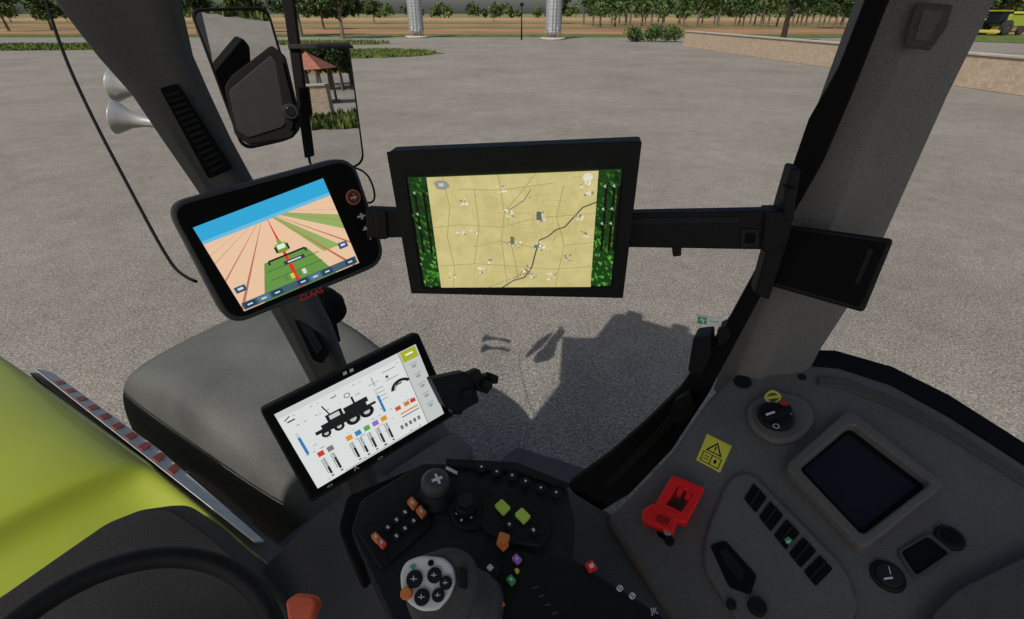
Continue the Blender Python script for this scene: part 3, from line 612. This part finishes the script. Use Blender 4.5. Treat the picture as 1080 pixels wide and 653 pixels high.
L.append(slab('vent_icon',pc,[(825,573),(829,570),(834,574),(830,579)],.001,greenp,.0135)); L.append(slab('vent_icon_b',pc,[(827,575),(831,574),(831,576),(827,577)],.001,white,.0138))
L.append(slab('recess_dark',pc,[(748,578),(764,573),(797,610),(790,630),(768,622)],.003,blackm,.0105,0,4))
L.append(slab('recess_bracket',pc,[(757,584),(764,581),(784,606),(781,618),(764,600)],.006,black,.014,.002,2))
L+= [disc('plug',pc,797,643,9,.008,black,.009),disc('plug_small',pc,770,640,5,.005,black,.009),disc('screw_cap',pc,783,403,9,.003,black,.0),disc('screw_cap_b',pc,846,398,4,.003,black,.0),disc('screw_c',pc,706,571,5,.004,black,.0)]
L.append(slab('coin_tray',pc,[(949,583),(978,566),(1000,584),(965,608)],.003,blackm,.0012,0,5)); L.append(ring('coin_tray_rim',pc,rnd([(945,583),(979,562),(1005,584),(964,613)],5),rnd([(949,583),(978,566),(1000,584),(965,608)],5),.006,grey2,.004,.002))
group('side_console',L,pc.at(850,520))
L=[slab('display_frame',pc,[(834,497),(893,450),(979,516),(906,572)],.01,blackm,.004,.002,5),slab('display_glass',pc,[(846,497),(893,459),(966,515),(906,561)],.003,mat('dark_blue_glass',(.009,.011,.016),.35,spec=.2),.0055,.001,3)]
group('console_display',L)
L=[disc('socket_body',pc,1001,568,13,.006,black,0),disc('socket_hole',pc,1001,568,8.5,.002,blackm,.0062)]; group('power_socket',L)
L=[disc('bezel',pc,936,608,16,.005,black,0),disc('button',pc,936,608,12,.008,navy,0),text('icon','/',pc,936,605,8,white,.0095),slab('icon_bar',pc,[(930,612),(939,611),(939,613),(930,614)],.001,white,.0092)]; group('cigarette_lighter',L)
L=[disc('base_ring',pc,816,447,21,.006,grey2,.014),disc('dial',pc,815,447,17,.012,black,.016),slab('grip',pc,[(801,449),(829,440),(831,447),(803,456)],.012,black,.038,.003,2),
 slab('grip_mark',pc,[(803,450),(812,447),(813,449),(804,452)],.001,white,.0385),disc('red_mark',pc,823,436,3,.002,red,.0285),
 text('mark_a','0',pc,829,446,5,white,.0295),text('mark_b','O',pc,815,460,6,white,.0295)]
o_=rnd([(802,424),(813,415),(825,424),(813,434)],8);i_=rnd([(805,424),(813,418),(822,424),(813,431)],6)
L.append(ring('symbol_ring',pc,o_,i_,.001,yel,.0155)); L.append(slab('symbol_bar',pc,[(806,424),(820,422),(820,425),(806,427)],.001,yel,.0158))
group('rotary_switch',L)
pst=pc.shift(.0015)
S=Scr(pst,[(746,459),(771,471),(759,498),(735,485)],.0002)
S.rect(0,0,1,1,yel); S.poly([(.5,.08),(.85,.52),(.15,.52)],blackm); S.poly([(.5,.17),(.74,.48),(.26,.48)],yel); S.rect(.47,.25,.53,.38,blackm); S.rect(.47,.41,.53,.45,blackm)
S.rect(.1,.58,.9,.95,blackm); S.rect(.14,.61,.48,.92,yel); S.rect(.52,.61,.86,.92,yel); S.rect(.2,.7,.42,.73,blackm); S.rect(.2,.8,.42,.83,blackm); S.circ(.68,.76,.08,blackm)
group('warning_sticker',[slab('vinyl',pc,[(745.5,458),(772,471),(759.3,499),(734,485.3)],.001,yel,.0014),S.make('print')])
pr=pc.shift(.02)
L=[ring('handle_loop',pr,rnd([(709,500),(744,514),(724,552),(687,538)],4),rnd([(715,513),(731,520),(719,539),(702,531)],2),.018,red,0,.003),
 slab('handle_foot',pr,[(688,531),(716,543),(711,563),(678,550),(677,539)],.016,red,.003,.003,3),
 slab('tooth_a',pr,[(716,514),(721,516),(718,523),(713,521)],.012,red,.002,.001),slab('tooth_b',pr,[(725,518),(730,520),(727,527),(722,525)],.012,red,.002,.001),
 slab('foot_slot',pr,[(694,543),(707,548),(704,555),(691,550)],.002,mat('dark_red',(.35,.005,.005),.5),.0042,0,1),
 disc('pivot_pin',pr,704,560,4,.004,chrome,-.004),slab('stem',pc,[(690,545),(700,549),(702,570),(694,566)],.01,blackm,.006,.002,2)]
group('emergency_hammer',L)
plo=Plane(EYE+Vector((.2,.5,-.72)),Vector((0,0,1)))
group('cab_inner_panel',[slab('panel',plo,[(560,500),(600,516),(650,548),(705,622),(760,730),(560,730)],.05,grey2,0,.012,6)])
ps=Plane(T(.7,.9,1.35),Vector((0,0,1)))
L=[slab('platform',ps,[(478,528),(545,471),(624,496),(590,530)],.05,fend,0,.01,4),slab('platform_back',ps,[(400,500),(478,450),(500,470),(470,530)],.2,fend,-.02,.03,6)]
group('access_step',L)

# =============== ARMREST CONSOLE
pa_=Plane(EYE+Vector((-.05,.35,-.60)),Vector((.02,-.06,1)))
L=[slab('armrest_body',pa_,[(370,560),(380,528),(445,488),(545,492),(598,513),(607,550),(604,588),(700,650),(745,740),(440,740),(412,650)],.07,navy,0,.008,7),
 slab('neck',pa_,[(352,545),(362,510),(440,478),(470,500),(400,560),(372,590)],.06,blackm,-.03,.008,7),
 slab('left_keypad',pa_,[(376,560),(444,508),(452,530),(455,556),(418,590),(402,602)],.006,black,.005,.002,5),
 slab('dial_pod',pa_,[(470,530),(486,518),(520,520),(520,545),(505,562),(480,558)],.008,black,.006,.003,10),
 slab('key_pod',pa_,[(508,532),(524,522),(575,540),(583,560),(572,580),(530,574),(508,560)],.008,black,.009,.004,8),
 slab('lower_keypad',pa_,[(512,576),(560,584),(612,604),(700,662),(740,740),(520,740),(500,640)],.006,black,.005,.003,8)]
L+= [slab('edge_strip',pa_,[(470,486),(545,490),(600,512),(598,519),(544,500),(470,494)],.006,black,.008,.003)]
def key(n,x,y,w,h,m,off=.010,ic=True):
    px=[(x-w,y-h*.2),(x-w*.1,y-h),(x+w,y+h*.1),(x+w*.1,y+h)]
    L.append(slab(n,pa_,px,.006,m,off+.004,.001,1.5))
    if ic: L.append(slab(n+'_icon',pa_,[(x-w*.35,y-.8),(x,y-h*.4),(x+w*.35,y),(x,y+h*.4)],.001,white,off+.0048))
for (x,y) in((436,536),(445,545)): key('orange_key',x,y,6,7,orange)
for (x,y) in((398,572),(404,578)): key('orange_key_b',x,y,5.5,6,orange if y<575 else dorange)
for i in range(3):
    for j in range(2):
        x=410+i*9+j*9; y=560-i*8+j*9; L.append(disc('key_%d%d'%(i,j),pa_,x,y,4,.004,navy,.005)); L.append(slab('key_icon_%d%d'%(i,j),pa_,[(x-2,y-.5),(x,y-2),(x+2,y+.5),(x,y+2)],.001,white,.0095))
key('lime_key',530,541,8.5,8.5,lime,.012,False); key('lime_key_b',551,550,8.5,8.5,lime,.012,False)
key('rocker_key',530,580,7,7,orange,.012,False); L.append(slab('rocker_top',pa_,[(527,570),(538,574),(534,584),(524,580)],.012,orange,.024,.003,2))
key('purple_key',545,594,5.5,6,purple,.008); key('green_key',539,616,5.5,6,greenp,.008); key('amber_key',527,641,6,6,orange,.008); key('grey_key_a',562,566,5,5,navy,.012); key('grey_key_b',537,560,4.5,4.5,navy,.012); key('yellow_key',545,606,3,3,yel,.008,False)
for i,(x,y) in enumerate(((508,497),(524,502),(540,506),(554,512),(570,519),(586,524))):
    L.append(disc('round_key_%d'%i,pa_,x,y,5.5,.004,black,.007)); L.append(slab('round_key_icon_%d'%i,pa_,[(x-1.4,y),(x,y-1.3),(x+1.4,y),(x,y+1.3)],.001,white,.0118))
L+= [disc('dial',pa_,492,540,11,.014,black,.008),disc('dial_cap',pa_,492,538,8,.004,navy,.022),disc('menu_dial',pa_,517,607,10,.012,black,.005),slab('menu_dial_icon',pa_,[(513,606),(517,602),(521,606),(517,610)],.001,white,.018),
 slab('indicator_strip',pa_,[(471,494),(483,500),(482,503),(470,497)],.001,white,.006)]
for x,y in((487,552),(497,549),(482,545)): L.append(slab('dial_mark',pa_,[(x-1.5,y),(x,y-1.5),(x+1.5,y),(x,y+1.5)],.001,white,.0085))
L.append(slab('stop_key',pa_,[(616,598),(624,594),(630,603),(621,608)],.004,red,.010,.001,1.5)); L.append(slab('stop_key_icon',pa_,[(620,600),(624,598),(626,602),(622,604)],.001,white,.0112))
for x,y in((653,623),(666,631)): L.append(ring('white_ring_key',pa_,rnd([(x-4.5,y),(x,y-4.5),(x+4.5,y),(x,y+4.5)],4),rnd([(x-3,y),(x,y-3),(x+3,y),(x,y+3)],3),.001,white,.0065)); L.append(slab('ring_key_icon',pa_,[(x-2,y+1),(x+1,y-2),(x+2,y-1),(x-1,y+2)],.001,white,.0065))
L.append(text('print_icon','JK',pa_,689,647,6,white,.0062))
for i in range(6): L.append(slab('print_%d'%i,pa_,[(560+i*7,622+i*9),(566+i*7,620+i*9),(567+i*7,622+i*9),(561+i*7,624+i*9)],.0006,rim,.006))
group('armrest_control_console',L,pa_.at(520,570))
c=pa_.at(461,524)
L=[lathe('boot',c,pa_.n,[(-.002,.028),(.006,.027),(.012,.020),(.018,.018),(.020,.014)],black),lathe('knob',c+pa_.n*.018,pa_.n,[(0,.010),(.006,.018),(.014,.0205),(.022,.019),(.027,.014),(.028,.008)],rim)]
pj=Plane(c+pa_.n*.0465,pa_.n)
L+= [slab('cross_a',pj,[(455,506),(466,502),(467,504.5),(456,508.5)],.001,white,.0005),slab('cross_b',pj,[(458,500.5),(460.5,499.5),(465,509.5),(462.5,510.5)],.001,white,.0009)]
group('mini_joystick',L)
hp=P(455,617,.50)
pf=Plane(hp,Vector((-.10,-.45,.9)),RT)
c2=pa_.at(492,640)
ax=(hp-pf.n*.03-c2)
prof=[(-.01,.045),(.004,.043)]
for k in range(5): prof+=[(.008+k*.009,.040-k*.004),(.012+k*.009,.034-k*.004)]
L=[lathe('bellows',c2,ax,prof+[(.055,.017),(ax.length,.016)],grey2,40)]
out=rnd([(424,600),(436,586),(470,575),(490,580),(501,600),(498,634),(486,664),(450,672),(430,655),(422,630)],12)
L.append(slab('grip_head',pf,out,.035,grey2,-.004,.012,0,4))
fo=[(422,604),(428,592),(444,586),(468,588),(478,598),(481,612),(474,630),(462,644),(444,645),(430,636),(423,622)]
L.append(slab('face_plate',pf,fo,.01,ivory,.002,.003,6))
for i,(x,y,r) in enumerate(((438,611,8.5),(459,607,7.5),(471,615,6.5),(446,630,8),(463,628,6.5))): 
    L.append(disc('thumb_button_%d'%i,pf,x,y,r,.004,black,.002)); 
    L.append(slab('thumb_icon_%da'%i,pf,[(x-r*.4,y-.4),(x+r*.4,y-.7),(x+r*.4,y+.1),(x-r*.4,y+.4)],.0006,white,.0066)); L.append(slab('thumb_icon_%db'%i,pf,[(x-.4,y-r*.4),(x+.4,y-r*.4),(x+.4,y+r*.25),(x-.4,y+r*.25)],.0006,white,.0069))
L.append(disc('orange_button',pf,430,626,6,.006,orange,.002)); L.append(disc('trim_dot',pf,455,594,3,.002,blackm,.002)); L.append(slab('side_rocker',pf,[(484,598),(492,600),(492,622),(484,620)],.01,black,.003,.003,3))
L.append(slab('icon_leaf',pf,[(432,598),(437,594),(440,597),(436,601)],.0006,greenp,.0026))
group('drive_joystick',L,hp)

# =============== STEERING WHEEL + COWL
pcw=Plane(P(165,600,.80),Vector((.25,-.6,.75)))
cow=slab('cowl_shell',pcw,[(-80,730),(-60,665),(0,630),(60,588),(112,552),(150,537),(178,536),(215,560),(258,598),(300,636),(335,730)],.10,grey2,0,.022,10,5)
plw=Plane(P(320,600,.88),Vector((.1,-.3,1)))
group('dashboard_cowl',[cow,slab('side_trim',plw,[(276,596),(345,530),(376,560),(420,655),(440,730),(290,730)],.05,grey2,-.01,.012,8)],pcw.at(165,600))
wc=P(128,752,.62); wn=(EYE-wc).normalized()*.8+Vector((0,0,.25)); wn.normalize()
a=wn.orthogonal().normalized(); cc=wn.cross(a); R0=.188; r0=.0155; v=[];f=[];N=96;M_=20
for i in range(N):
    t=2*math.pi*i/N; cd=a*math.cos(t)+cc*math.sin(t)
    for j in range(M_):
        s=2*math.pi*j/M_; v.append(wc+cd*(R0+r0*math.cos(s))+wn*(r0*1.05*math.sin(s)))
for i in range(N):
    for j in range(M_): f.append([i*M_+j,((i+1)%N)*M_+j,((i+1)%N)*M_+(j+1)%M_,i*M_+(j+1)%M_])
rimo=newobj('rim',v,f,mat('wheel_leather',(.011,.011,.012),.5,bump=.4,bscale=500,spec=.3),smooth=True)
hub=lathe('hub',wc-wn*.05,wn,[(0,.03),(.02,.055),(.045,.058),(.055,.04)],black)
dn=(-UPV+wn*UPV.dot(wn)).normalized(); sd=wn.cross(dn)
sp=[]
for dv in(sd,-sd,dn):
    t=wn.cross(dv); p0=wc-wn*.02; sp.append(prism3('spoke',[p0+dv*.04+t*.02,p0+dv*R0+t*.014,p0+dv*R0-t*.014,p0+dv*.04-t*.02],wn*.012,black,.003))
group('steering_wheel',[rimo,hub]+sp,wc)
po=Plane(P(316,640,.66),Vector((0,-.4,.9)))
group('orange_lever_knob',[slab('knob',po,[(300,634),(312,625),(330,627),(335,634),(329,652),(316,664),(303,655)],.025,dorange,0,.008,5,4),lathe('stalk',po.at(314,650)-po.n*.02,(-.2,-.1,-1),[(0,.006),(.15,.007)],black,12)])

# =============== HOOD, FENDER, FRONT WHEEL
Z0=1.60
secs=[(.27,-.42),(.288,-.10),(.288,-.02),(.262,.015),(.20,.045),(.05,.085),(-.22,.105),(-.50,.085),(-.68,.045),(-.75,-.03),(-.76,-.42)]
stn=[(.80,-.17,1.0),(1.0,-.14,1.0),(1.35,-.09,1.0),(1.47,-.065,1.0),(1.49,.02,1.0),(1.53,.03,1.0),(2.0,.02,.98),(2.5,0,.96),(2.9,-.04,.92),(3.2,-.10,.86),(3.45,-.25,.72)]
v=[];f=[];n=len(secs)
for F_,dz,w in stn:
    for r,z in secs:
        k=1.0 if z>.04 else .12
        v.append(T(F_,-.24+(r+.24)*w,Z0+z+dz*k))
for i in range(len(stn)-1):
    for j in range(n-1): f.append([i*n+j,i*n+j+1,(i+1)*n+j+1,(i+1)*n+j])
f.append([(len(stn)-1)*n+j for j in range(n)]); f.append([j for j in range(n)][::-1])
hood=newobj('hood_shell',v,f,hoodm,smooth=True)
sm=hood.modifiers.new('sub','SUBSURF'); sm.levels=2; sm.render_levels=2
L=[hood]
wst=mat('white_decal',(.58,.57,.54),.5,var=.1); rst=mat('red_decal',(.50,.10,.065),.5)
def fl(F_,s,o=0): return T(F_,.287+s*.05*(1-abs(F_-1.6)*.25)+o*.4,Z0+.000-s*.05+o)
L.append(prism3('flank_shelf',[T(.90,.27,Z0-.02),T(2.42,.27,Z0-.02),T(2.42,.325,Z0-.065),T(.90,.33,Z0-.065)],Vector((0,0,-.03)),fend,.004))
L.append(prism3('decal_white',[fl(.98,0,-.002),fl(1.6,0,-.002),fl(2.4,0,-.002),fl(2.4,1,-.002),fl(1.6,1,-.002),fl(.98,.5,-.002)],Vector((0,0,-.008)),wst))
for k in range(10):
    F0=1.40+k*.09; L.append(prism3('decal_stripe_%d'%k,[fl(F0,.15,.0006),fl(F0+.032,.15,.0006),fl(F0+.08,.88,.0006),fl(F0+.048,.88,.0006)],Vector((0,0,-.004)),rst))
L.append(prism3('engine_side',[T(.5,.26,.9),T(3.2,.24,.9),T(3.2,-.7,.9),T(.5,-.7,.9)],Vector((0,0,.54)),fend,.03))
group('tractor_hood',L,T(2,-.24,Z0))
def fender(name,fc,rc,zc,R,w,a0,a1):
    v=[];f=[];NA=26; prof=[(-.52,-.5),(-.51,-.2),(-.50,-.07),(-.47,-.02),(-.40,.0),(-.2,.012),(.1,.012),(.36,.0),(.44,-.02),(.48,-.06),(.49,-.20)]
    n=len(prof)
    for i in range(NA+1):
        t=math.radians(a0+(a1-a0)*i/NA)
        for s,h in prof: v.append(T(fc+math.cos(t)*(R+h),rc+s*w,zc+math.sin(t)*(R+h)))
    for i in range(NA):
        for j in range(n-1): f.append([i*n+j,(i+1)*n+j,(i+1)*n+j+1,i*n+j+1])
    o=newobj(name,v,f,fend,smooth=True); s=o.modifiers.new('s','SOLIDIFY'); s.thickness=.012; sb=o.modifiers.new('b','SUBSURF'); sb.levels=1; sb.render_levels=1; return o
FC,RC,ZC=1.72,.82,.80
L=[fender('fender_shell',FC,RC,ZC,.86,.72,5,168)]
group('front_fender',L,T(FC,RC,ZC+.86))
group('front_wheel',wheel('tyre',T(FC,RC,ZC-.02),TR_,.77,.50,0,mat('rim_paint',(.5,.5,.48),.5)),T(FC,RC,ZC))
group('fuel_tank',[prism3('tank_shell',[T(.42,.25,.75),T(1.15,.25,.75),T(1.1,.78,.75),T(.42,.84,.75)],Vector((0,0,.62)),fend,.09,5),lathe('filler_cap',T(.62,.5,1.36),(0,0,1),[(0,.05),(.04,.05),(.05,.03)],black)])
wl=P(350,332,1.35); group('work_light',[lathe('lamp_shell',wl,(-.5,.8,.1),[(0,.025),(.01,.045),(.05,.05),(.09,.04),(.11,.015)],blackm,24),lathe('lamp_stem',wl+Vector((-.02,.04,-.12)),(0,0,1),[(0,.01),(.1,.01)],blackm,8)])

# =============== LIGHT, WORLD, CAMERA
el=math.radians(47); s=Vector((.44,.90)).normalized()
Ld=Vector((s.x*math.cos(el),s.y*math.cos(el),-math.sin(el)))
sl=bpy.data.lights.new('sun','SUN'); sl.energy=4.1; sl.angle=math.radians(.5); sl.color=(1,.955,.88); so=bpy.data.objects.new('sun',sl); so.rotation_euler=Ld.to_track_quat('-Z','Y').to_euler(); scene.collection.objects.link(so)
w=bpy.data.worlds.new('World'); scene.world=w; w.use_nodes=True; nt=w.node_tree; bg=nt.nodes['Background']; sk=nt.nodes.new('ShaderNodeTexSky'); sk.sky_type='NISHITA'; sk.sun_disc=False; sk.sun_elevation=el; sk.sun_rotation=math.atan2(-s.x,-s.y)%(2*math.pi); sk.dust_density=3
nt.links.new(sk.outputs[0],bg.inputs[0]); bg.inputs[1].default_value=.095
cd=bpy.data.cameras.new('camera'); cam=bpy.data.objects.new('camera',cd); scene.collection.objects.link(cam); cam.location=EYE; cam.rotation_euler=(math.pi/2-TH,0,0); cd.sensor_width=36; cd.lens=FOC/1080*36; cd.clip_start=.02; cd.clip_end=6000
scene.camera=cam
scene.view_settings.view_transform='Standard'; scene.view_settings.look='None'; scene.view_settings.exposure=0
